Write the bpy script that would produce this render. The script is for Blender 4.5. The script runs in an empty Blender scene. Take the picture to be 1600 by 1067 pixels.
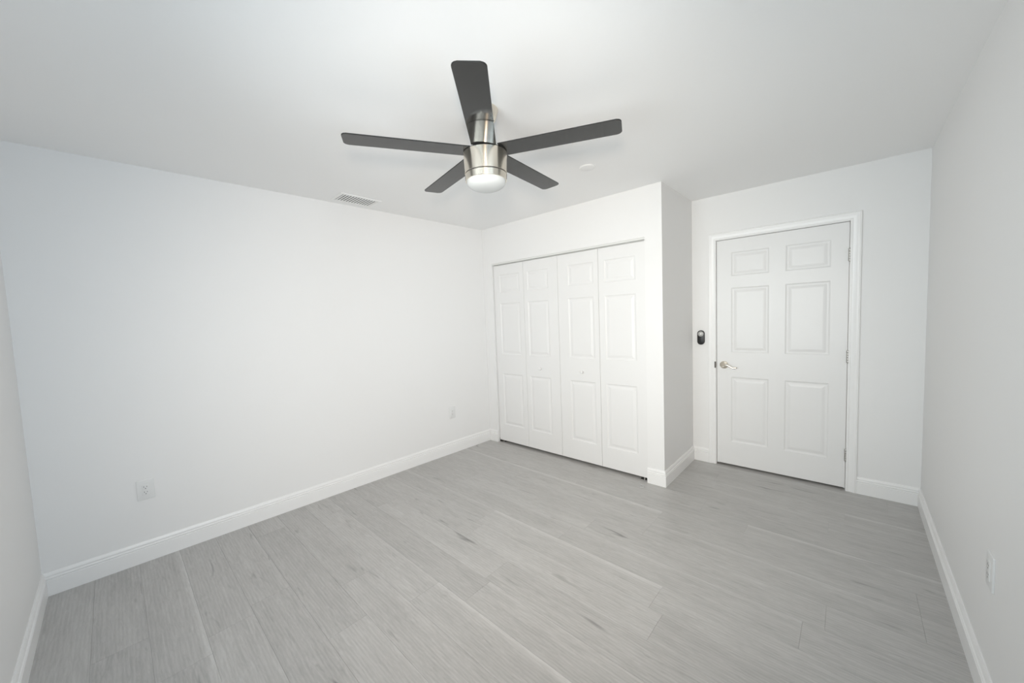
import bpy, bmesh, math, random
from mathutils import Vector, Matrix

scene = bpy.context.scene
C = scene.collection
R = math.radians
random.seed(7)

# ------------------------------------------------------------------ camera
cam_data = bpy.data.cameras.new('camera')
cam_data.sensor_fit = 'HORIZONTAL'
cam_data.sensor_width = 36.0
cam_data.lens = 574.4752 * 36.0 / 1600.0
cam_data.clip_start = 0.02
cam = bpy.data.objects.new('camera', cam_data)
C.objects.link(cam)
CAM = Vector((3.1107, 0.3490, 1.4286))
YAW, PITCH, ROLL = 0.7426, -0.0648, -0.0386
fw = Vector((-math.sin(YAW) * math.cos(PITCH), math.cos(YAW) * math.cos(PITCH), math.sin(PITCH)))
rt = Vector((math.cos(YAW), math.sin(YAW), 0))
up = rt.cross(fw)
r2 = rt * math.cos(ROLL) + up * math.sin(ROLL)
u2 = -rt * math.sin(ROLL) + up * math.cos(ROLL)
M = Matrix((r2, u2, -fw)).transposed().to_4x4()
M.translation = CAM
cam.matrix_world = M
scene.camera = cam

# ------------------------------------------------------------------ view, world
vs = scene.view_settings
scene.display_settings.display_device = 'sRGB'
vs.view_transform = 'Standard'
vs.look = 'None'
vs.exposure = 0.0
vs.gamma = 1.0
vs.use_curve_mapping = False
scene.cycles.use_denoising = True
scene.cycles.max_bounces = 16
scene.cycles.diffuse_bounces = 12
scene.cycles.glossy_bounces = 6

world = bpy.data.worlds.new('sky')
scene.world = world
world.use_nodes = True
wn = world.node_tree.nodes
wn['Background'].inputs['Color'].default_value = (0.62, 0.78, 1.0, 1)
wn['Background'].inputs['Strength'].default_value = 1.0

# room measures
W, D, DEP, XC, H = 3.5007, 3.3176, 0.7500, 2.0209, 2.4373
KC, KD, KL, KR = -0.0096, 0.0136, -0.0363, -0.0057
Y2 = D + DEP
def YC(x): return D + KC * (XC - x)          # closet front
def YD(x): return Y2 + KD * (x - XC)         # wall with the room door
def XL(y): return KL * (D - y)               # left wall
def XR(y): return W + KR * (Y2 - y)          # right wall
ANG_C, ANG_D = math.atan(-KC), math.atan(KD)
WIN = (1.35, 3.05, 0.85, 2.05)               # window in the wall behind the camera
ADDED_WIN = (0.15, 1.45, 0.85, 2.05)              # unseen window added in the right wall to carry fill light

# ------------------------------------------------------------------ lamps
def area(name, loc, target, sx, sy, power, col, spread=180):
    l = bpy.data.lights.new(name, 'AREA')
    l.shape = 'RECTANGLE'; l.size = sx; l.size_y = sy
    l.energy = power; l.color = col; l.spread = R(spread)
    o = bpy.data.objects.new(name, l); C.objects.link(o)
    o.location = loc
    o.rotation_euler = (Vector(target) - Vector(loc)).to_track_quat('-Z', 'Y').to_euler()
    return o
# daylight at the near window, then fill light for the added side window
area('window_area_lamp', ((WIN[0] + WIN[1]) / 2, -0.20, (WIN[2] + WIN[3]) / 2),
     ((WIN[0] + WIN[1]) / 2, 2.0, (WIN[2] + WIN[3]) / 2), WIN[1] - WIN[0], WIN[3] - WIN[2], 24, (0.92, 0.965, 1.0), 100)
area('window_area_lamp', (XR(.8) + .22, (ADDED_WIN[0] + ADDED_WIN[1]) / 2, (ADDED_WIN[2] + ADDED_WIN[3]) / 2),
     (0, 2.0, 1.3), ADDED_WIN[1] - ADDED_WIN[0], ADDED_WIN[3] - ADDED_WIN[2], 23, (0.76, 0.87, 1.0), 120)  # fill lamp behind the added side window
# the photographer's flash
fl = bpy.data.lights.new('flash_lamp', 'SPOT')
fl.energy = 170; fl.color = (1.0, 0.86, 0.71); fl.spot_size = R(108); fl.spot_blend = 1.0
fl.shadow_soft_size = 0.09
flo = bpy.data.objects.new('flash_lamp', fl); C.objects.link(flo)
FL = Vector((3.13, 0.27, 1.69))
flo.location = FL
flo.rotation_euler = (Vector((0.8, 2.75, 0.95)) - FL).to_track_quat('-Z', 'Y').to_euler()

# ------------------------------------------------------------------ helpers
def tag(o, label=None, cat=None, group=None, kind=None):
    if label: o['label'] = label
    if cat: o['category'] = cat
    if group: o['group'] = group
    if kind: o['kind'] = kind
    return o

def empty(name, loc, rz=0.0, **k):
    o = bpy.data.objects.new(name, None); C.objects.link(o)
    o.empty_display_size = 0.05
    o.location = loc; o.rotation_euler = (0, 0, rz)
    return tag(o, **k)

def obj(name, bm, mat, parent=None, smooth=False, loc=None, rz=0.0, auto=35):
    bmesh.ops.recalc_face_normals(bm, faces=bm.faces)
    me = bpy.data.meshes.new(name)
    bm.to_mesh(me); bm.free()
    if mat: me.materials.append(mat)
    if smooth:
        me.polygons.foreach_set('use_smooth', [True] * len(me.polygons))
        try: me.set_sharp_from_angle(angle=R(auto))
        except Exception: pass
    o = bpy.data.objects.new(name, me); C.objects.link(o)
    if parent: o.parent = parent
    if loc is not None: o.location = loc
    o.rotation_euler = (0, 0, rz)
    return o

def add_box(bm, x0, x1, y0, y1, z0, z1, bevel=0.0, seg=2):
    vs_ = [bm.verts.new(p) for p in ((x0, y0, z0), (x1, y0, z0), (x1, y1, z0), (x0, y1, z0),
                                      (x0, y0, z1), (x1, y0, z1), (x1, y1, z1), (x0, y1, z1))]
    fs = [bm.faces.new([vs_[i] for i in q]) for q in ((0, 3, 2, 1), (4, 5, 6, 7), (0, 1, 5, 4), (1, 2, 6, 5), (2, 3, 7, 6), (3, 0, 4, 7))]
    if bevel:
        es = list({e for f in fs for e in f.edges})
        bmesh.ops.bevel(bm, geom=es, offset=bevel, segments=seg, profile=0.5, affect='EDGES')

def add_hexa(bm, plan, z0, z1):
    """a slab over a plan of any corners"""
    lo = [bm.verts.new((x, y, z0)) for x, y in plan]
    hi = [bm.verts.new((x, y, z1)) for x, y in plan]
    n = len(plan)
    bm.faces.new(lo[::-1]); bm.faces.new(hi)
    for i in range(n):
        bm.faces.new((lo[i], lo[(i + 1) % n], hi[(i + 1) % n], hi[i]))

def add_lathe(bm, prof, seg=64, axis='Z', off=(0, 0, 0)):
    rings = []
    for r, z in prof:
        ring = []
        if r < 1e-6:
            p = (0, 0, z)
            ring = [p]
        else:
            ring = [(r * math.cos(2 * math.pi * i / seg), r * math.sin(2 * math.pi * i / seg), z) for i in range(seg)]
        vv = []
        for x, y, zz in ring:
            if axis == 'Y': x, y, zz = x, -zz, y     # the axis runs out of the wall
            vv.append(bm.verts.new((x + off[0], y + off[1], zz + off[2])))
        rings.append(vv)
    for a, b in zip(rings, rings[1:]):
        if len(a) == 1 and len(b) == 1: continue
        for i in range(seg):
            j = (i + 1) % seg
            if len(a) == 1: bm.faces.new((a[0], b[j], b[i]))
            elif len(b) == 1: bm.faces.new((a[i], a[j], b[0]))
            else: bm.faces.new((a[i], a[j], b[j], b[i]))

def add_tube(bm, pts, radii, seg=14, flat=1.0):
    """a rod along pts with a radius at each; flat squeezes it front to back"""
    pts = [Vector(p) for p in pts]; rings = []
    for i, p in enumerate(pts):
        t = (pts[min(i + 1, len(pts) - 1)] - pts[max(i - 1, 0)]).normalized()
        a = Vector((0, 0, 1)) if abs(t.z) < 0.9 else Vector((0, 1, 0))
        s = t.cross(a).normalized(); u = s.cross(t)
        rings.append([bm.verts.new(p + radii[i] * (math.cos(2 * math.pi * k / seg) * s * flat + math.sin(2 * math.pi * k / seg) * u)) for k in range(seg)])
    for a, b in zip(rings, rings[1:]):
        for k in range(seg):
            bm.faces.new((a[k], a[(k + 1) % seg], b[(k + 1) % seg], b[k]))
    bm.faces.new(rings[0][::-1]); bm.faces.new(rings[-1])

def rounded(x0, x1, z0, z1, r, n=8):
    pts = []
    for cx, cz, a in ((x1 - r, z0 + r, -90), (x1 - r, z1 - r, 0), (x0 + r, z1 - r, 90), (x0 + r, z0 + r, 180)):
        for i in range(n + 1):
            t = R(a + 90 * i / n)
            pts.append((cx + r * math.cos(t), cz + r * math.sin(t)))
    return pts

def add_plate(bm, outline, y_back, y_front, edge=0.0):
    """an outline in x,z pushed from y_back to y_front (front is the smaller y) with a softened front edge"""
    def ring(y, inset):
        cx = sum(p[0] for p in outline) / len(outline); cz = sum(p[1] for p in outline) / len(outline)
        hx = max(abs(p[0] - cx) for p in outline); hz = max(abs(p[1] - cz) for p in outline)
        return [bm.verts.new((cx + (x - cx) * (1 - inset / hx), y, cz + (z - cz) * (1 - inset / hz))) for x, z in outline]
    if edge: rings = [ring(y_back, 0), ring(y_front + edge, 0), ring(y_front + edge * .3, edge * .3), ring(y_front, edge)]
    else: rings = [ring(y_back, 0), ring(y_front, 0)]
    n = len(outline)
    for a, b in zip(rings, rings[1:]):
        for i in range(n):
            bm.faces.new((a[i], a[(i + 1) % n], b[(i + 1) % n], b[i]))
    bm.faces.new(rings[0][::-1]); bm.faces.new(rings[-1])

# ------------------------------------------------------------------ materials
def mat(name, col, rough=0.5, metal=0.0, spec=0.5, **k):
    m = bpy.data.materials.new(name); m.use_nodes = True
    b = m.node_tree.nodes['Principled BSDF']
    b.inputs['Base Color'].default_value = (*col, 1)
    b.inputs['Roughness'].default_value = rough
    b.inputs['Metallic'].default_value = metal
    b.inputs['Specular IOR Level'].default_value = spec
    for key, v in k.items(): b.inputs[key.replace('_', ' ')].default_value = v
    return m

def paint(name, col, rough, bump=0.02, scale=260, spec=0.35):
    """roller-applied paint: even colour with a faint stipple"""
    m = mat(name, col, rough, spec=spec); nt = m.node_tree; b = nt.nodes['Principled BSDF']
    tc = nt.nodes.new('ShaderNodeTexCoord')
    n = nt.nodes.new('ShaderNodeTexNoise'); n.inputs['Scale'].default_value = scale; n.inputs['Detail'].default_value = 2
    bp = nt.nodes.new('ShaderNodeBump'); bp.inputs['Strength'].default_value = bump; bp.inputs['Distance'].default_value = 0.002
    nt.links.new(tc.outputs['Object'], n.inputs['Vector'])
    nt.links.new(n.outputs['Fac'], bp.inputs['Height'])
    nt.links.new(bp.outputs['Normal'], b.inputs['Normal'])
    return m

M_wall = paint('wall_paint', (0.79, 0.785, 0.78), 0.55, 0.03)
M_ceil = paint('ceiling_paint', (0.88, 0.878, 0.875), 0.8, 0.04, 180, 0.2)
M_trim = paint('trim_gloss', (0.83, 0.825, 0.82), 0.32, 0.005, 120, 0.4)
M_door = paint('door_enamel', (0.77, 0.765, 0.76), 0.38, 0.01, 140, 0.4)
M_plastic = paint('white_plastic', (0.74, 0.74, 0.735), 0.3, 0.0)
M_dark = mat('dark_gap', (0.03, 0.03, 0.03), 0.7)
M_slot = mat('slot_dark', (0.17, 0.17, 0.17), 0.6)
M_black = paint('black_plastic', (0.018, 0.018, 0.019), 0.35, 0.01)
M_greypad = mat('grey_button', (0.42, 0.42, 0.41), 0.35)
M_steel = mat('satin_steel', (0.55, 0.54, 0.52), 0.38, 1.0)
M_bronze = mat('dark_strike', (0.10, 0.09, 0.08), 0.45, 0.6)
M_hinge = mat('satin_hinge', (0.50, 0.49, 0.47), 0.42, 1.0)
M_track = paint('track_white', (0.72, 0.72, 0.70), 0.4, 0.0)
M_vent = paint('vent_enamel', (0.86, 0.86, 0.855), 0.4, 0.0)
M_ventdark = mat('duct_shade', (0.18, 0.18, 0.18), 0.8)
M_bowl = mat('frosted_glass', (0.52, 0.525, 0.515), 0.25, spec=0.45)
M_blade = mat('charcoal_blade', (0.021, 0.0213, 0.021), 0.07, spec=0.48)
M_rotor = mat('dark_rotor', (0.04, 0.04, 0.04), 0.4)
M_clear = mat('clear_plastic', (0.72, 0.72, 0.71), 0.12, spec=0.6, Alpha=0.55)

def brushed():
    m = mat('brushed_nickel', (0.80, 0.745, 0.65), 0.24, 1.0); nt = m.node_tree; b = nt.nodes['Principled BSDF']
    tc = nt.nodes.new('ShaderNodeTexCoord'); mp = nt.nodes.new('ShaderNodeMapping')
    mp.inputs['Scale'].default_value = (8, 8, 900)
    n = nt.nodes.new('ShaderNodeTexNoise'); n.inputs['Scale'].default_value = 1.0; n.inputs['Detail'].default_value = 3
    mr = nt.nodes.new('ShaderNodeMapRange'); mr.inputs['To Min'].default_value = 0.20; mr.inputs['To Max'].default_value = 0.30
    tg = nt.nodes.new('ShaderNodeTangent'); tg.direction_type = 'RADIAL'; tg.axis = 'Z'
    nt.links.new(tc.outputs['Object'], mp.inputs['Vector']); nt.links.new(mp.outputs['Vector'], n.inputs['Vector'])
    nt.links.new(n.outputs['Fac'], mr.inputs['Value']); nt.links.new(mr.outputs['Result'], b.inputs['Roughness'])
    b.inputs['Anisotropic'].default_value = 0.8
    b.inputs['Anisotropic Rotation'].default_value = 0.25
    nt.links.new(tg.outputs['Tangent'], b.inputs['Tangent'])
    return m
M_nickel = brushed()

def window_glass():
    m = bpy.data.materials.new('window_glass'); m.use_nodes = True; nt = m.node_tree; nt.nodes.clear()
    out = nt.nodes.new('ShaderNodeOutputMaterial'); mx = nt.nodes.new('ShaderNodeMixShader')
    tr = nt.nodes.new('ShaderNodeBsdfTransparent'); gl = nt.nodes.new('ShaderNodeBsdfGlossy'); fr = nt.nodes.new('ShaderNodeFresnel')
    tr.inputs['Color'].default_value = (0.95, 0.97, 0.96, 1); gl.inputs['Roughness'].default_value = 0.0
    nt.links.new(fr.outputs['Fac'], mx.inputs['Fac']); nt.links.new(tr.outputs[0], mx.inputs[1]); nt.links.new(gl.outputs[0], mx.inputs[2])
    nt.links.new(mx.outputs[0], out.inputs['Surface'])
    return m

def floor_mat():
    m = bpy.data.materials.new('grey_oak_planks'); m.use_nodes = True; nt = m.node_tree; N = nt.nodes; L = nt.links
    b = N['Principled BSDF']
    def node(t, **k):
        n = N.new(t)
        for a, v in k.items(): setattr(n, a, v)
        return n
    def math_(op, a, c=None, clamp=False):
        n = node('ShaderNodeMath', operation=op, use_clamp=clamp)
        for i, v in enumerate((a, c)):
            if v is None: continue
            if isinstance(v, (int, float)): n.inputs[i].default_value = v
            else: L.new(v, n.inputs[i])
        return n.outputs[0]
    tc = node('ShaderNodeTexCoord')
    at = node('ShaderNodeAttribute', attribute_name='plank')      # r: tone, g: grain seed, b: pale-edge strength
    uv = node('ShaderNodeUVMap', uv_map='across')
    sep = node('ShaderNodeSeparateColor'); L.new(at.outputs['Color'], sep.inputs[0])
    tone, seed, edge = sep.outputs
    # each plank reads another stretch of the grain
    comb = node('ShaderNodeCombineXYZ'); L.new(math_('MULTIPLY', seed, 37.0), comb.inputs[0]); L.new(math_('MULTIPLY', seed, 91.0), comb.inputs[1]); L.new(math_('MULTIPLY', seed, 53.0), comb.inputs[2])
    add = node('ShaderNodeVectorMath', operation='ADD'); L.new(tc.outputs['Object'], add.inputs[0]); L.new(comb.outputs[0], add.inputs[1])
    def noise(sx, sy, det, dist=0.0, rough=0.55):
        mp = node('ShaderNodeMapping'); mp.inputs['Scale'].default_value = (sx, sy, 1); L.new(add.outputs[0], mp.inputs['Vector'])
        n = node('ShaderNodeTexNoise'); n.inputs['Scale'].default_value = 1.0; n.inputs['Detail'].default_value = det
        n.inputs['Roughness'].default_value = rough; n.inputs['Distortion'].default_value = dist
        L.new(mp.outputs[0], n.inputs['Vector']); return n.outputs['Fac']
    broad = noise(1.6, 8.0, 3, 0.6)
    grain = noise(7.0, 60.0, 5, 1.0, 0.68)
    fine = noise(32.0, 280.0, 3, 0.2, 0.6)
    kn = noise(3.6, 24.0, 2, 0.6)
    # cathedral figure
    wmap = node('ShaderNodeMapping'); wmap.inputs['Scale'].default_value = (1.1, 10.0, 1); L.new(add.outputs[0], wmap.inputs['Vector'])
    wv = node('ShaderNodeTexWave', wave_type='RINGS', rings_direction='Z'); wv.inputs['Scale'].default_value = 2.2; wv.inputs['Distortion'].default_value = 5.5; wv.inputs['Detail'].default_value = 2.0; wv.inputs['Detail Scale'].default_value = 0.8
    L.new(wmap.outputs[0], wv.inputs['Vector'])
    v = math_('MULTIPLY', math_('SUBTRACT', broad, 0.5), 0.20)
    v = math_('ADD', v, math_('MULTIPLY', math_('SUBTRACT', grain, 0.5), 0.42))
    v = math_('ADD', v, math_('MULTIPLY', math_('SUBTRACT', fine, 0.5), 0.17))
    v = math_('ADD', v, math_('MULTIPLY', math_('SUBTRACT', wv.outputs['Fac'], 0.5), 0.05))
    v = math_('ADD', v, math_('MULTIPLY', math_('SUBTRACT', tone, 0.5), 0.05))
    knot = math_('MULTIPLY', math_('SUBTRACT', kn, 0.665, True), 6.0, True)
    knot = math_('MULTIPLY', knot, math_('ADD', grain, 0.2))
    v = math_('SUBTRACT', v, math_('MULTIPLY', knot, 0.55))
    # pale band along one long edge of some planks
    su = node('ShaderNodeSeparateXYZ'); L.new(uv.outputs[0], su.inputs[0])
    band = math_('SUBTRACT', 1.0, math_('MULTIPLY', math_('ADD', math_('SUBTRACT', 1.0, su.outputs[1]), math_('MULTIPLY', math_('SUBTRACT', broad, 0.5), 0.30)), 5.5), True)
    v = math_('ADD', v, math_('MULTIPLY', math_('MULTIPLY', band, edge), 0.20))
    fac = math_('ADD', 0.5, v, True)
    cr = node('ShaderNodeValToRGB'); e = cr.color_ramp.elements
    e[0].position = 0.0; e[0].color = (0.12, 0.116, 0.112, 1)
    e[1].position = 1.0; e[1].color = (0.74, 0.73, 0.715, 1)
    x = e.new(0.5); x.color = (0.42, 0.410, 0.399, 1)
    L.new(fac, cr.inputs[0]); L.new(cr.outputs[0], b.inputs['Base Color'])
    b.inputs['Roughness'].default_value = 0.36
    b.inputs['Specular IOR Level'].default_value = 0.75
    bp = node('ShaderNodeBump'); bp.inputs['Strength'].default_value = 0.10; bp.inputs['Distance'].default_value = 0.001
    L.new(fine, bp.inputs['Height']); L.new(bp.outputs[0], b.inputs['Normal'])
    return m
M_floor = floor_mat()

# ------------------------------------------------------------------ the shell
T = 0.12
def struct(name, bm, m, label, cat, **k):
    return tag(obj(name, bm, m, **k), label, cat, kind='structure')

# floor: planks laid along x
PW, PL, Y0P = 0.1825, 1.2268, 1.463
bm = bmesh.new()
col = bm.loops.layers.float_color.new('plank'); uvl = bm.loops.layers.uv.new('across')
starts = {4: 1.75, 3: 1.189 + PL, 7: 2.148 - PL, 8: 2.639, -1: 1.477, 0: 0.464, 5: 0.60, 11: 3.11, -6: 1.06}
k0 = math.floor((-0.14 - Y0P) / PW)
y = Y0P + k0 * PW; k = k0
GAP = 0.00025
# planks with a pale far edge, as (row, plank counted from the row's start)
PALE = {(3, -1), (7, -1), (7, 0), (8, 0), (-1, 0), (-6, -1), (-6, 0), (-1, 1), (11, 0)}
while y < Y2 + 0.16:
    s = starts.get(k, random.random() * PL)
    x = s - math.ceil((s + 0.25) / PL) * PL
    while x < W + 0.1:
        xa, xb, ya, yb = max(x, -0.25) + GAP, min(x + PL, W + 0.12) - GAP, max(y, -0.12) + GAP, min(y + PW, Y2 + 0.2) - GAP
        if xb - xa > 0.02 and yb - ya > 0.005:
            e = 0.0007
            lo = [bm.verts.new(p) for p in ((xa, ya, -0.004), (xb, ya, -0.004), (xb, yb, -0.004), (xa, yb, -0.004))]
            mid = [bm.verts.new(p) for p in ((xa, ya, -e * .6), (xb, ya, -e * .6), (xb, yb, -e * .6), (xa, yb, -e * .6))]
            hi = [bm.verts.new(p) for p in ((xa + e, ya + e, 0), (xb - e, ya + e, 0), (xb - e, yb - e, 0), (xa + e, yb - e, 0))]
            fs = [bm.faces.new(hi)]
            for a, b_ in ((lo, mid), (mid, hi)):
                for i in range(4): fs.append(bm.faces.new((a[i], a[(i + 1) % 4], b_[(i + 1) % 4], b_[i])))
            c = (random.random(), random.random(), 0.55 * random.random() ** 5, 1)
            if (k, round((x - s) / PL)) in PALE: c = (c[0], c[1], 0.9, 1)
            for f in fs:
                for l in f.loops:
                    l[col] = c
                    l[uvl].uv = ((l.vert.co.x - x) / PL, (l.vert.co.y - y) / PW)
        x += PL
    y += PW; k += 1
# the underlay closes the joints
lo_ = [bm.verts.new(p) for p in ((-0.25, -0.12, -0.004), (W + .12, -0.12, -0.004), (W + .12, Y2 + .2, -0.004), (-.25, Y2 + .2, -0.004),
                                 (-0.25, -0.12, -0.10), (W + .12, -0.12, -0.10), (W + .12, Y2 + .2, -0.10), (-.25, Y2 + .2, -0.10))]
for q in ((0, 1, 2, 3), (4, 7, 6, 5), (0, 4, 5, 1), (1, 5, 6, 2), (2, 6, 7, 3), (3, 7, 4, 0)):
    f = bm.faces.new([lo_[i] for i in q])
    for l in f.loops: l[col] = (0.0, 0.5, 0, 1)
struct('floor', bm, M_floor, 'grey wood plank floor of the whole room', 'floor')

bm = bmesh.new(); add_box(bm, -0.3, W + 0.2, -0.15, Y2 + 0.25, H, H + 0.1)
struct('ceiling', bm, M_ceil, 'flat white ceiling that carries the fan', 'ceiling')

bm = bmesh.new()
add_hexa(bm, [(XL(-T), -T), (XL(Y2 + .2), Y2 + .2), (XL(Y2 + .2) - T, Y2 + .2), (XL(-T) - T, -T)], -0.1, H)
struct('wall_left', bm, M_wall, 'long blank white wall with two outlets and the vent above it', 'wall')
bm = bmesh.new()
def plan_r(ya, yb): return [(XR(ya), ya), (XR(yb), yb), (XR(yb) + T, yb), (XR(ya) + T, ya)]
add_hexa(bm, plan_r(-T, ADDED_WIN[0]), -0.1, H); add_hexa(bm, plan_r(ADDED_WIN[1], Y2 + .2), -0.1, H)
add_hexa(bm, plan_r(ADDED_WIN[0], ADDED_WIN[1]), -0.1, ADDED_WIN[2]); add_hexa(bm, plan_r(ADDED_WIN[0], ADDED_WIN[1]), ADDED_WIN[3], H)
struct('wall_right', bm, M_wall, 'white wall beside the door with one low outlet', 'wall')

# near wall with its window
bm = bmesh.new()
xa, xb = XL(0), XR(0)
add_box(bm, xa, WIN[0], -T, 0, 0, H); add_box(bm, WIN[1], xb, -T, 0, 0, H)
add_box(bm, WIN[0], WIN[1], -T, 0, 0, WIN[2]); add_box(bm, WIN[0], WIN[1], -T, 0, WIN[3], H)
struct('wall_front', bm, M_wall, 'white wall meeting the long blank wall at the near corner', 'wall')
M_glass = window_glass()
def window(name, loc, rz, wd, hh, label):
    win = empty(name, loc, rz, label=label, cat='window', kind='structure')
    hw = wd / 2
    bm = bmesh.new()
    add_box(bm, -hw, -hw + .04, -.03, .03, 0, hh); add_box(bm, hw - .04, hw, -.03, .03, 0, hh)
    add_box(bm, -hw + .04, hw - .04, -.03, .03, 0, .04); add_box(bm, -hw + .04, hw - .04, -.03, .03, hh - .04, hh)
    add_box(bm, -.02, .02, -.02, .02, .04, hh - .04)
    obj('window_frame', bm, M_trim, win)
    for s in (-1, 1):
        bm = bmesh.new(); add_box(bm, min(s * .02, s * (hw - .04)), max(s * .02, s * (hw - .04)), -.003, .003, .04, hh - .04)
        obj('window_pane', bm, M_glass, win)
window('window_1', ((WIN[0] + WIN[1]) / 2, -T / 2, WIN[2]), 0, WIN[1] - WIN[0], WIN[3] - WIN[2], 'white framed window in the wall behind the viewpoint')
yw = (ADDED_WIN[0] + ADDED_WIN[1]) / 2
window('added_window_2', (XR(yw) + T / 2, yw, ADDED_WIN[2]), R(-90) + math.atan(KR), ADDED_WIN[1] - ADDED_WIN[0], ADDED_WIN[3] - ADDED_WIN[2], 'added unseen white framed window for fill light beside the viewpoint')  # added window, out of view, frames the side fill lamp

# wall with the room door
DL, DR, DTOP, DBOT = 2.2255, 3.1067, 2.04, 0.017
JT = 0.018
OL, OR_, OT = DL - 0.003 - JT, DR + 0.003 + JT, DTOP + 0.003 + JT
def plan_d(xa, xb, ya=0.0, yb=T): return [(xa, YD(xa) + ya), (xb, YD(xb) + ya), (xb, YD(xb) + yb), (xa, YD(xa) + yb)]
bm = bmesh.new()
add_hexa(bm, plan_d(XL(Y2), OL), 0, H); add_hexa(bm, plan_d(OR_, XR(Y2)), 0, H); add_hexa(bm, plan_d(OL, OR_), OT, H)
struct('wall_back', bm, M_wall, 'white wall that holds the hinged door', 'wall')
bm = bmesh.new(); add_hexa(bm, plan_d(XL(Y2), XR(Y2), T + .03, T + .06), -0.1, H)  # added slab close behind the door wall, blocks light leaking through its gaps
struct('wall_light_stop', bm, M_wall, 'added slab behind the shut door against light leaks', 'wall')

# closet walls
CL, CR, CTOP = 0.1364, 1.8822, 2.037
CT = 0.10
def plan_c(xa, xb, ya=0.0, yb=CT): return [(xa, YC(xa) + ya), (xb, YC(xb) + ya), (xb, YC(xb) + yb), (xa, YC(xa) + yb)]
bm = bmesh.new()
add_hexa(bm, plan_c(0, CL), 0, H); add_hexa(bm, plan_c(CR, XC), 0, H); add_hexa(bm, plan_c(CL, CR), CTOP, H)
struct('wall_closet', bm, M_wall, 'white wall around the folding closet doors', 'wall')
bm = bmesh.new()
add_hexa(bm, [(XC, D + CT * 0.999), (XC, YD(XC)), (XC - .1, YD(XC - .1)), (XC - .1, D + CT)], 0, H)
struct('wall_closet_side', bm, M_wall, 'narrow white return wall between closet and hinged door', 'wall')

# ------------------------------------------------------------------ baseboards
BH = 0.129
PROF = [(0.0, 0.0), (0.0145, 0.0), (0.0145, 0.085), (0.0105, 0.0875), (0.0105, 0.0915), (0.0140, 0.0945), (0.0140, 0.0985), (0.0088, 0.1035),
        (0.0088, 0.1075), (0.0112, 0.1105), (0.0105, 0.1165), (0.0075, 0.1225), (0.0060, 0.1265), (0.0045, BH), (0.0, BH)]
def skirting(bm, A, B, sa, sb):
    A, B = Vector((*A, 0)), Vector((*B, 0)); d = (B - A).normalized(); n = Vector((-d.y, d.x, 0))   # the room lies to the left of A>B
    a = [bm.verts.new(A + d * (sa * t) + n * t + Vector((0, 0, z))) for t, z in PROF]
    b = [bm.verts.new(B - d * (sb * t) + n * t + Vector((0, 0, z))) for t, z in PROF]
    for i in range(len(PROF)):
        j = (i + 1) % len(PROF)
        bm.faces.new((a[i], a[j], b[j], b[i]))
    bm.faces.new(a); bm.faces.new(b[::-1])
bm = bmesh.new(); skirting(bm, (0, YC(0)), (XL(0), 0), 1, 1)
struct('baseboard_left', bm, M_trim, 'white moulded baseboard along the long blank wall', 'baseboard', smooth=True, auto=25)
bm = bmesh.new(); skirting(bm, (XL(0), 0), (XR(0), 0), 1, 1)
struct('baseboard_front', bm, M_trim, 'white moulded baseboard running off from the near corner', 'baseboard', smooth=True, auto=25)
bm = bmesh.new(); skirting(bm, (XR(0), 0), (XR(YD(W)), YD(W)), 1, 1)
struct('baseboard_right', bm, M_trim, 'white moulded baseboard under the wall beside the door', 'baseboard', smooth=True, auto=25)
CAS0, CAS1, CAST = 2.1595, 3.1725, 2.105
bm = bmesh.new(); skirting(bm, (W, YD(W)), (CAS1, YD(CAS1)), 1, 0); skirting(bm, (CAS0, YD(CAS0)), (XC, YD(XC)), 0, 1)
struct('baseboard_back', bm, M_trim, 'short white baseboards on both sides of the door casing', 'baseboard', smooth=True, auto=25)
bm = bmesh.new(); skirting(bm, (XC, YD(XC)), (XC, D), 1, -1); skirting(bm, (XC, D), (CR, YC(CR)), -1, 0); skirting(bm, (CL, YC(CL)), (0, YC(0)), 0, 1)
struct('baseboard_closet', bm, M_trim, 'white baseboard wrapping the outer corner of the closet', 'baseboard', smooth=True, auto=25)

# ------------------------------------------------------------------ panelled leaves
def add_panelled(bm, w, z0, z1, th, cols, rows, deep=0.0075):
    """a slab with its front at y = 0 and raised panels moulded in: cols and rows are the panel spans"""
    xs = sorted({0, w, *[v for c in cols for v in c]}); zs = sorted({z0, z1, *[v for r in rows for v in r]})
    V = {}
    def v(x, y, z):
        kk = (round(x, 5), round(y, 5), round(z, 5))
        if kk not in V: V[kk] = bm.verts.new((x, y, z))
        return V[kk]
    steps = [(0.0, 0.0), (0.004, 0.0035), (0.009, deep * .9), (0.013, deep), (0.020, deep), (0.034, deep * 0.42), (0.042, deep * 0.22), (0.046, deep * 0.20)]
    for xa, xb in zip(xs, xs[1:]):
        for za, zb in zip(zs, zs[1:]):
            if (xa, xb) in cols and (za, zb) in rows:
                prev = None
                for ins, dp in steps:
                    ring = [v(xa + ins, dp, za + ins), v(xb - ins, dp, za + ins), v(xb - ins, dp, zb - ins), v(xa + ins, dp, zb - ins)]
                    if prev:
                        for i in range(4): bm.faces.new((prev[i], prev[(i + 1) % 4], ring[(i + 1) % 4], ring[i]))
                    prev = ring
                bm.faces.new(prev)
            else:
                bm.faces.new((v(xa, 0, za), v(xb, 0, za), v(xb, 0, zb), v(xa, 0, zb)))
    # sides and back
    loop = [(x, z0) for x in xs] + [(w, z) for z in zs[1:]] + [(x, z1) for x in xs[::-1][1:]] + [(0, z) for z in zs[::-1][1:-1]]
    back = [bm.verts.new((x, th, z)) for x, z in loop]; front = [v(x, 0, z) for x, z in loop]
    n = len(loop)
    for i in range(n): bm.faces.new((front[i], front[(i + 1) % n], back[(i + 1) % n], back[i]))
    bm.faces.new(back[::-1])

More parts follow.
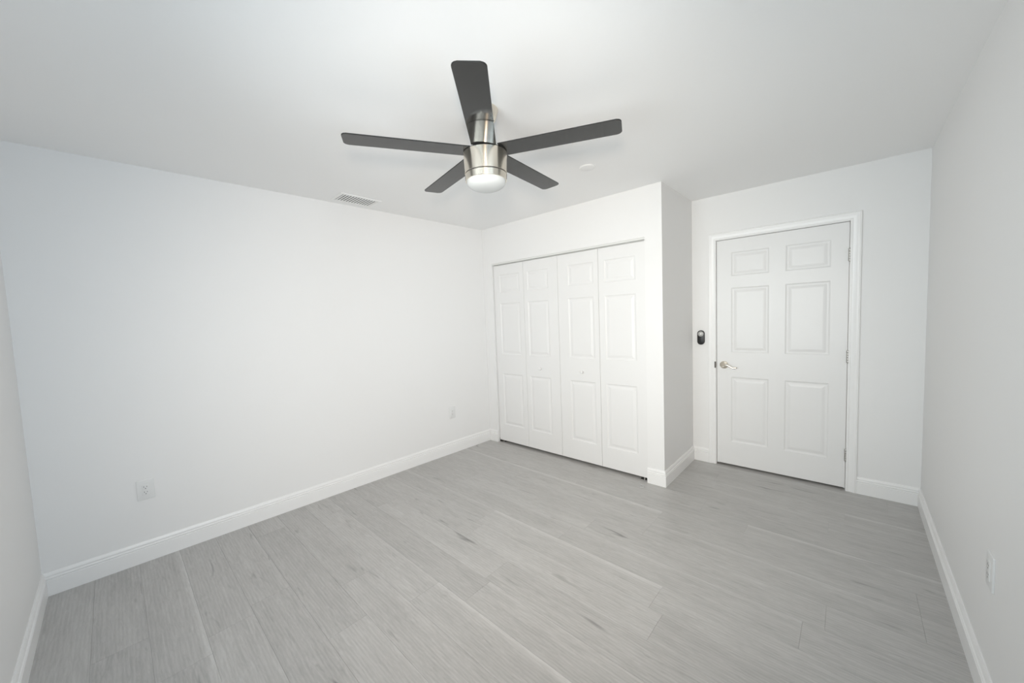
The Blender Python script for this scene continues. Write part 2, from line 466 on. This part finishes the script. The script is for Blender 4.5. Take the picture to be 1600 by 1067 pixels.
# room door
REC = 0.012
d1 = empty('door_1', (DL, YD(DL) + REC, 0), ANG_D, label='white six panel hinged door with a satin lever handle', cat='door', kind='structure')
w = DR - DL
bm = bmesh.new()
add_panelled(bm, w, DBOT, DTOP, 0.035, [(0.114, 0.390), (0.500, 0.779)], [(0.228, 0.822), (1.043, 1.616), (1.720, 1.926)])
obj('door_slab', bm, M_door, d1)
for z in (1.797, 1.037, 0.278):
    bm = bmesh.new()
    for i in range(5):
        a, b_ = z - .0465 + i * .0186, z - .0465 + (i + 1) * .0186
        add_lathe(bm, [(0, a + .0004), (.0082, a + .0004), (.0085, a + .001), (.0085, b_ - .001), (.0082, b_ - .0004), (0, b_ - .0004)], 16, off=(w + 0.003, -0.0125, 0))
    add_lathe(bm, [(0, z - .050), (.004, z - .0495), (.0055, z - .0465)], 16, off=(w + .003, -.0125, 0))
    add_lathe(bm, [(.0055, z + .0465), (.004, z + .0495), (0, z + .050)], 16, off=(w + .003, -.0125, 0))
    add_box(bm, w - .006, w + .003, -.0052, -.0008, z - .0445, z + .0445)
    obj('hinge', bm, M_hinge, d1, smooth=True)
hx, hz = 2.283 - DL, 0.928
hd = None
bm = bmesh.new()
add_lathe(bm, [(0, 0), (.034, 0), (.0345, .003), (.033, .007), (.027, .011), (.017, .0135), (.0145, .016), (.0125, .026), (.012, .046), (0, .047)], 40, 'Y', (hx, 0, hz))
hd = obj('door_handle', bm, M_nickel, d1, smooth=True)
bm = bmesh.new()
pts, rad = [], []
for i in range(19):
    t = i / 18
    pts.append((hx - .010 + .118 * t, -.046 - .006 * math.sin(t * math.pi), hz + .004 - .016 * (t ** 1.2) + .010 * math.sin(t * math.pi * 2) * (.3 + t) - .002))
    rad.append(.0105 * (1 - .48 * t) if i not in (0, 18) else (.0065 if i == 0 else .003))
add_tube(bm, pts, rad, 14, 0.75)
obj('lever', bm, M_nickel, hd, smooth=True)

# casing and jamb of the room door
tr = empty('trim_1', ((DL + DR) / 2, YD((DL + DR) / 2), 0), ANG_D, label='white moulded casing around the hinged door', cat='door casing', kind='structure')
mx = (DL + DR) / 2
xl, xr, zt = DL - 0.006 - mx, DR + 0.006 - mx, DTOP + 0.006
cw = xl - (CAS0 - mx)
prof = [(0, 0), (0, .0085), (.003, .0105), (.010, .0105), (.0125, .0085), (.016, .0085), (.026, .0105), (.038, .0145), (.044, .0165), (.050, .0165), (.053, .0145), (.056, .017), (cw - .003, .017), (cw, .0145), (cw, 0)]
bm = bmesh.new()
rows_ = []
for u, t in prof:
    rows_.append([bm.verts.new(p) for p in ((xl - u, -t, 0), (xl - u, -t, zt + u), (xr + u, -t, zt + u), (xr + u, -t, 0))])
for i in range(len(prof)):
    a, b_ = rows_[i], rows_[(i + 1) % len(prof)]
    for j in range(3): bm.faces.new((a[j], a[j + 1], b_[j + 1], b_[j]))
bm.faces.new([r[0] for r in rows_]); bm.faces.new([r[3] for r in rows_][::-1])
obj('casing', bm, M_trim, tr, smooth=True, auto=25)
bm = bmesh.new()
a, b_ = OL - mx, OR_ - mx
add_box(bm, a, a + JT, 0.0002, T, 0, OT); add_box(bm, b_ - JT, b_, .0002, T, 0, OT); add_box(bm, a + JT, b_ - JT, .0002, T, OT - JT, OT)
s0 = REC + .037
add_box(bm, a + JT, a + JT + .012, s0, s0 + .03, 0, OT - JT); add_box(bm, b_ - JT - .012, b_ - JT, s0, s0 + .03, 0, OT - JT); add_box(bm, a + JT + .012, b_ - JT - .012, s0, s0 + .03, OT - JT - .012, OT - JT)
obj('jamb', bm, M_trim, tr)
bm = bmesh.new()
add_plate(bm, rounded(DL - .016 - mx, DL - .0035 - mx, hz - .030, hz + .030, .006), -.0085, -.0125, .001)
obj('strike_plate', bm, M_bronze, tr)

# folding closet doors
CB, CTP = 0.0244, 2.012
RECC = 0.022
S3, S1, S2 = 0.5724, 1.0080, 1.4482
ZR = [(0.215, 0.802), (1.020, 1.590), (1.708, 1.904)]
G = 0.0014
def bifold(name, xa, xm, xb, spans, knob_leaf, knob_x, label):
    root = empty(name, (xa, YC(xa) + RECC, 0), ANG_C, label=label, cat='closet door', kind='structure')
    for i, (p, q, sp) in enumerate(((xa, xm, spans[0]), (xm, xb, spans[1]))):
        bm = bmesh.new()
        add_panelled(bm, q - p - 2 * G, CB, CTP, 0.032, [(round(sp[0] - p - G, 5), round(sp[1] - p - G, 5))], ZR, 0.0065)
        lf = obj('leaf', bm, M_door, root, loc=(p - xa + G, 0, 0))
        if i == knob_leaf:
            bm = bmesh.new()
            add_lathe(bm, [(0, 0), (.010, 0), (.0085, .004), (.0075, .010), (.0105, .014), (.0150, .018), (.0162, .023), (.0150, .028), (.009, .0315), (0, .0325)], 32, 'Y', (knob_x - p - G, 0, 0.892))
            obj('knob', bm, M_door, lf, smooth=True)
    return root
bifold('door_2', CL + .004, S3, S1, [(0.226, 0.515), (0.625, 0.893)], 1, 0.770, 'white folding closet door pair nearest the long blank wall')
bifold('door_3', S1, S2, CR - .002, [(1.125, 1.397), (1.506, 1.792)], 0, 1.262, 'white folding closet door pair beside the outer closet corner')

# hanging track over the closet doors
t = empty('closet_track', ((CL + CR) / 2, YC((CL + CR) / 2), CTOP), ANG_C, label='thin grey metal track over the folding closet doors', cat='track')
hl = (CR - CL) / 2 - .001
bm = bmesh.new()
add_box(bm, -hl, hl, .006, .050, -.0025, -.0003)
add_box(bm, -hl, hl, .006, .0085, -.016, -.0025); add_box(bm, -hl, hl, .0475, .050, -.018, -.0025)
obj('rail', bm, M_track, t)

# floor brackets of the folding doors
def bracket(x, s, label):
    b = empty('pivot_bracket', (x, YC(x) + .030, 0), ANG_C, label=label, cat='bracket', group='bifold floor brackets')
    bm = bmesh.new()
    add_box(bm, min(0, s * .0018), max(0, s * .0018), -.012, .030, .0, .045)
    obj('wall_tab', bm, M_steel, b)
    bm = bmesh.new()
    add_box(bm, min(s * .0018, s * .075), max(s * .0018, s * .075), -.012, .030, 0.0003, .0022)
    add_lathe(bm, [(0.006, .0022), (.006, .018), (0, .018)], 16, off=(s * .045, .012, 0))
    obj('floor_tab', bm, M_steel, b)
    return b
bracket(CL + .0003, 1, 'small steel pivot bracket under the closet door beside the long blank wall')
bracket(CR - .0003, -1, 'small steel pivot bracket under the closet door beside the outer closet corner')

def curl(x, y, r, a0, a1, label):
    bm = bmesh.new()
    pts = [(r * math.cos(R(a0 + (a1 - a0) * i / 20)), r * .75 * math.sin(R(a0 + (a1 - a0) * i / 20)), .004 + .0012 * math.sin(i)) for i in range(21)]
    add_tube(bm, pts, [.003] * 21, 8)
    return tag(obj('plastic_scrap', bm, M_clear, smooth=True, loc=(x, y, 0)), label, 'scrap', 'clear plastic scraps on the floor')
curl(1.858, 3.205, .036, -70, 95, 'curl of clear plastic on the floor before the closet corner')
curl(0.055, 3.06, .030, 130, 290, 'curl of clear plastic on the floor by the long wall near the closet')

# ------------------------------------------------------------------ ceiling fan
FX, FY, FR = 1.787, 1.6497, 0.641
ZB = 2.235 - H                                  # blade height below the ceiling
fan = empty('ceiling_fan', (FX, FY, H), label='five blade ceiling fan with charcoal blades and brushed nickel motor', cat='ceiling fan')
bm = bmesh.new()
add_lathe(bm, [(0, 0), (.070, 0), (.0715, -.003), (.070, -.010), (.064, -.030), (.056, -.050), (.047, -.058), (.030, -.061), (0, -.061)])
obj('canopy', bm, M_nickel, fan, smooth=True)
bm = bmesh.new(); add_lathe(bm, [(0, -.055), (.0125, -.055), (.0125, -.135), (0, -.135)], 32)
obj('downrod', bm, M_nickel, fan, smooth=True)
bm = bmesh.new(); add_lathe(bm, [(0, -.118), (.022, -.118), (.026, -.124), (.034, -.150), (.046, -.172), (.050, ZB + .012), (0, ZB + .012)], 48)
obj('yoke_cover', bm, M_nickel, fan, smooth=True)
bm = bmesh.new(); add_lathe(bm, [(0, ZB + .012), (.085, ZB + .012), (.088, ZB + .008), (.088, ZB - .008), (0, ZB - .008)], 64)
obj('rotor_ring', bm, M_rotor, fan, smooth=True)
ht, hg, hb = 2.2315 - H, 2.133 - H, 2.099 - H
bm = bmesh.new()
add_lathe(bm, [(0, ht), (.1045, ht), (.1062, ht - .0015), (.1065, ht - .004), (.1035, hg + .001), (.1025, hg), (.0, hg)], 96)
obj('motor_housing', bm, M_nickel, fan, smooth=True)
bm = bmesh.new(); add_lathe(bm, [(0, hg + .0005), (.0985, hg + .0005), (.0985, hg - .005), (0, hg - .005)], 64)
obj('groove', bm, M_rotor, fan, smooth=True)
bm = bmesh.new()
add_lathe(bm, [(0, hg - .0045), (.1022, hg - .0045), (.1030, hg - .0055), (.1010, hb + .001), (.1000, hb), (.0955, hb), (.0955, hb + .004), (0, hb + .004)], 96)
lk = obj('light_kit_ring', bm, M_nickel, fan, smooth=True)
bm = bmesh.new(); add_box(bm, -.006, .006, -.003, .003, -.006, .002, .0015)
fn = obj('clip', bm, M_nickel, lk, smooth=True)
aa = math.atan2(CAM.y - FY, CAM.x - FX) - .28
fn.location = (.0975 * math.cos(aa), .0975 * math.sin(aa), hb); fn.rotation_euler = (0, 0, aa + math.pi / 2)
bm = bmesh.new()
add_lathe(bm, [(.0950, hb + .004), (.0950, hb - .004)] + [(.0950 * math.cos(R(a)) ** .8 if a < 90 else 0, hb - .004 - .038 * math.sin(R(a))) for a in range(6, 91, 6)], 96)
obj('light_bowl', bm, M_bowl, fan, smooth=True)
# one blade, then its copies
def blade_mesh():
    bm = bmesh.new()
    hw_ = 0.0585; r0 = 0.085; th = .0055
    out = [(r0, -hw_), (FR - .022, -hw_)]
    for i in range(1, 9):
        t_ = R(-90 + 90 * i / 8); out.append((FR - .022 + .022 * math.cos(t_), -hw_ + .022 + .022 * math.sin(t_)))
    for i in range(0, 9):
        t_ = R(90 * i / 8); out.append((FR - .022 + .022 * math.cos(t_), hw_ - .022 + .022 * math.sin(t_)))
    out.append((r0, hw_))
    cx = sum(p[0] for p in out) / len(out)
    lo = [bm.verts.new((x, y, -th / 2)) for x, y in out]; hi = [bm.verts.new((x, y, th / 2)) for x, y in out]
    n = len(out)
    bm.faces.new(lo[::-1]); bm.faces.new(hi)
    for i in range(n): bm.faces.new((lo[i], lo[(i + 1) % n], hi[(i + 1) % n], hi[i]))
    es = [e for e in bm.edges if abs(e.verts[0].co.z - e.verts[1].co.z) < 1e-6]
    bmesh.ops.bevel(bm, geom=es, offset=.0012, segments=2, affect='EDGES')
    return bm
A0 = -48.15
b0 = obj('blade', blade_mesh(), M_blade, fan)
blades = [b0] + [b0.copy() for _ in range(4)]
for i, b_ in enumerate(blades):
    if i: C.objects.link(b_)
    b_.parent = fan
    b_.location = (0, 0, ZB + .003)
    b_.rotation_euler = Matrix.Rotation(R(A0 + 72 * i), 4, 'Z').to_3x3().__matmul__(Matrix.Rotation(-0.06, 3, 'X')).to_euler()

# ------------------------------------------------------------------ ceiling vent and cover plate
vent = empty('ceiling_vent', (0.122, 1.789, H), 0.0, label='white slatted ceiling vent above the long blank wall', cat='vent')
vx, vy, fr = .079, .142, .026
bm = bmesh.new()
for q in ((-vx - fr, vx + fr, -vy - fr, -vy), (-vx - fr, vx + fr, vy, vy + fr), (-vx - fr, -vx, -vy, vy), (vx, vx + fr, -vy, vy)):
    add_box(bm, *q, -.006, -.0003, .0015, 1)
obj('vent_frame', bm, M_vent, vent)
bm = bmesh.new(); add_box(bm, -vx, vx, -vy, vy, -.0012, -.0003)
obj('duct_backing', bm, M_ventdark, vent)
bm = bmesh.new()
vv = [(-vx, .0070, -.0044), (-vx, .0070, -.0052), (-vx, -.0070, -.0060), (-vx, -.0070, -.0052)]
q0 = [bm.verts.new(p) for p in vv]; q1 = [bm.verts.new((vx, p[1], p[2])) for p in vv]
for i in range(4): bm.faces.new((q0[i], q0[(i + 1) % 4], q1[(i + 1) % 4], q1[i]))
bm.faces.new(q0[::-1]); bm.faces.new(q1)
NS = 13
sl = obj('slat', bm, M_vent, vent)
for i in range(NS):
    s = sl if i == 0 else sl.copy()
    if i: C.objects.link(s); s.parent = vent
    s.location = (0, -vy + (i + .5) * 2 * vy / NS, 0)

bm = bmesh.new()
add_lathe(bm, [(0, 0), (.052, 0), (.052, -.003), (.050, -.005), (.044, -.0062), (0, -.0066)], 48)
tag(obj('cover_plate', bm, M_ceil, smooth=True, loc=(1.770, 2.640, H)), 'flat round white cover plate on the ceiling behind the fan', 'cover plate')

# ------------------------------------------------------------------ wall outlets
def outlet_proto():
    root = empty('wall_outlet', (0, 0, 0))
    bm = bmesh.new(); add_plate(bm, rounded(-.0395, .0395, -.062, .062, .004, 4), -.0002, -.0062, .0025)
    obj('cover_plate', bm, M_plastic, root, smooth=True, auto=30)
    bm = bmesh.new(); add_plate(bm, rounded(-.0168, .0168, -.0335, .0335, .002, 3), -.0055, -.0085, .0008)
    rc = obj('receptacle', bm, M_plastic, root, smooth=True, auto=30)
    for c in (-.0165, .0165):
        for x, h_ in ((-.0065, .0045), (.0065, .0036)):
            bm = bmesh.new(); add_box(bm, x - .0011, x + .0011, -.0089, -.008, c + .004 - h_, c + .004 + h_)
            obj('slot', bm, M_slot, rc)
        bm = bmesh.new(); add_lathe(bm, [(0, .0080), (.0026, .0080), (.0026, .0090), (0, .0090)], 16, 'Y', (0, 0, c - .0075))
        obj('slot', bm, M_slot, rc)
    return root
def copy_tree(o, parent=None):
    c = o.copy(); C.objects.link(c); c.parent = parent
    for ch in list(o.children): copy_tree(ch, c)
    return c
spots = [((XL(.427), .427, .449), R(90) + math.atan(KL), 'white outlet on the long blank wall close to the near corner'),
         ((XL(2.764), 2.764, .436), R(90) + math.atan(KL), 'white outlet on the long blank wall close to the closet'),
         ((XR(2.352), 2.352, .486), R(-90) + math.atan(KR), 'white outlet on the wall beside the door')]
o0 = outlet_proto()
outs = [o0, copy_tree(o0), copy_tree(o0)]
for o, (loc, rz, lab) in zip(outs, spots):
    o.location = loc; o.rotation_euler = (0, 0, rz)
    tag(o, lab, 'outlet', 'white wall outlets')

# ------------------------------------------------------------------ wall remote
rx, rz_ = 2.0965, 1.176
rm = empty('remote_control', (rx, YD(rx), rz_), ANG_D, label='black pill shaped remote on the wall between closet and hinged door', cat='remote')
bm = bmesh.new(); add_plate(bm, rounded(-.031, .031, -.067, .067, .0305, 12), -.0002, -.018, .005)
bd = obj('body', bm, M_black, rm, smooth=True, auto=40)
bm = bmesh.new(); add_lathe(bm, [(0, .0175), (.0235, .0175), (.0235, .0190), (.022, .0200), (0, .0203)], 40, 'Y', (0, 0, .034))
bp = obj('button_pad', bm, M_greypad, rm, smooth=True); bp['label'] = 'round grey button pad'
bm = bmesh.new(); add_lathe(bm, [(0, .0200), (.008, .0200), (.008, .0208), (.006, .0214), (0, .0215)], 24, 'Y', (0, 0, .034))
obj('button', bm, M_plastic, bp, smooth=True)
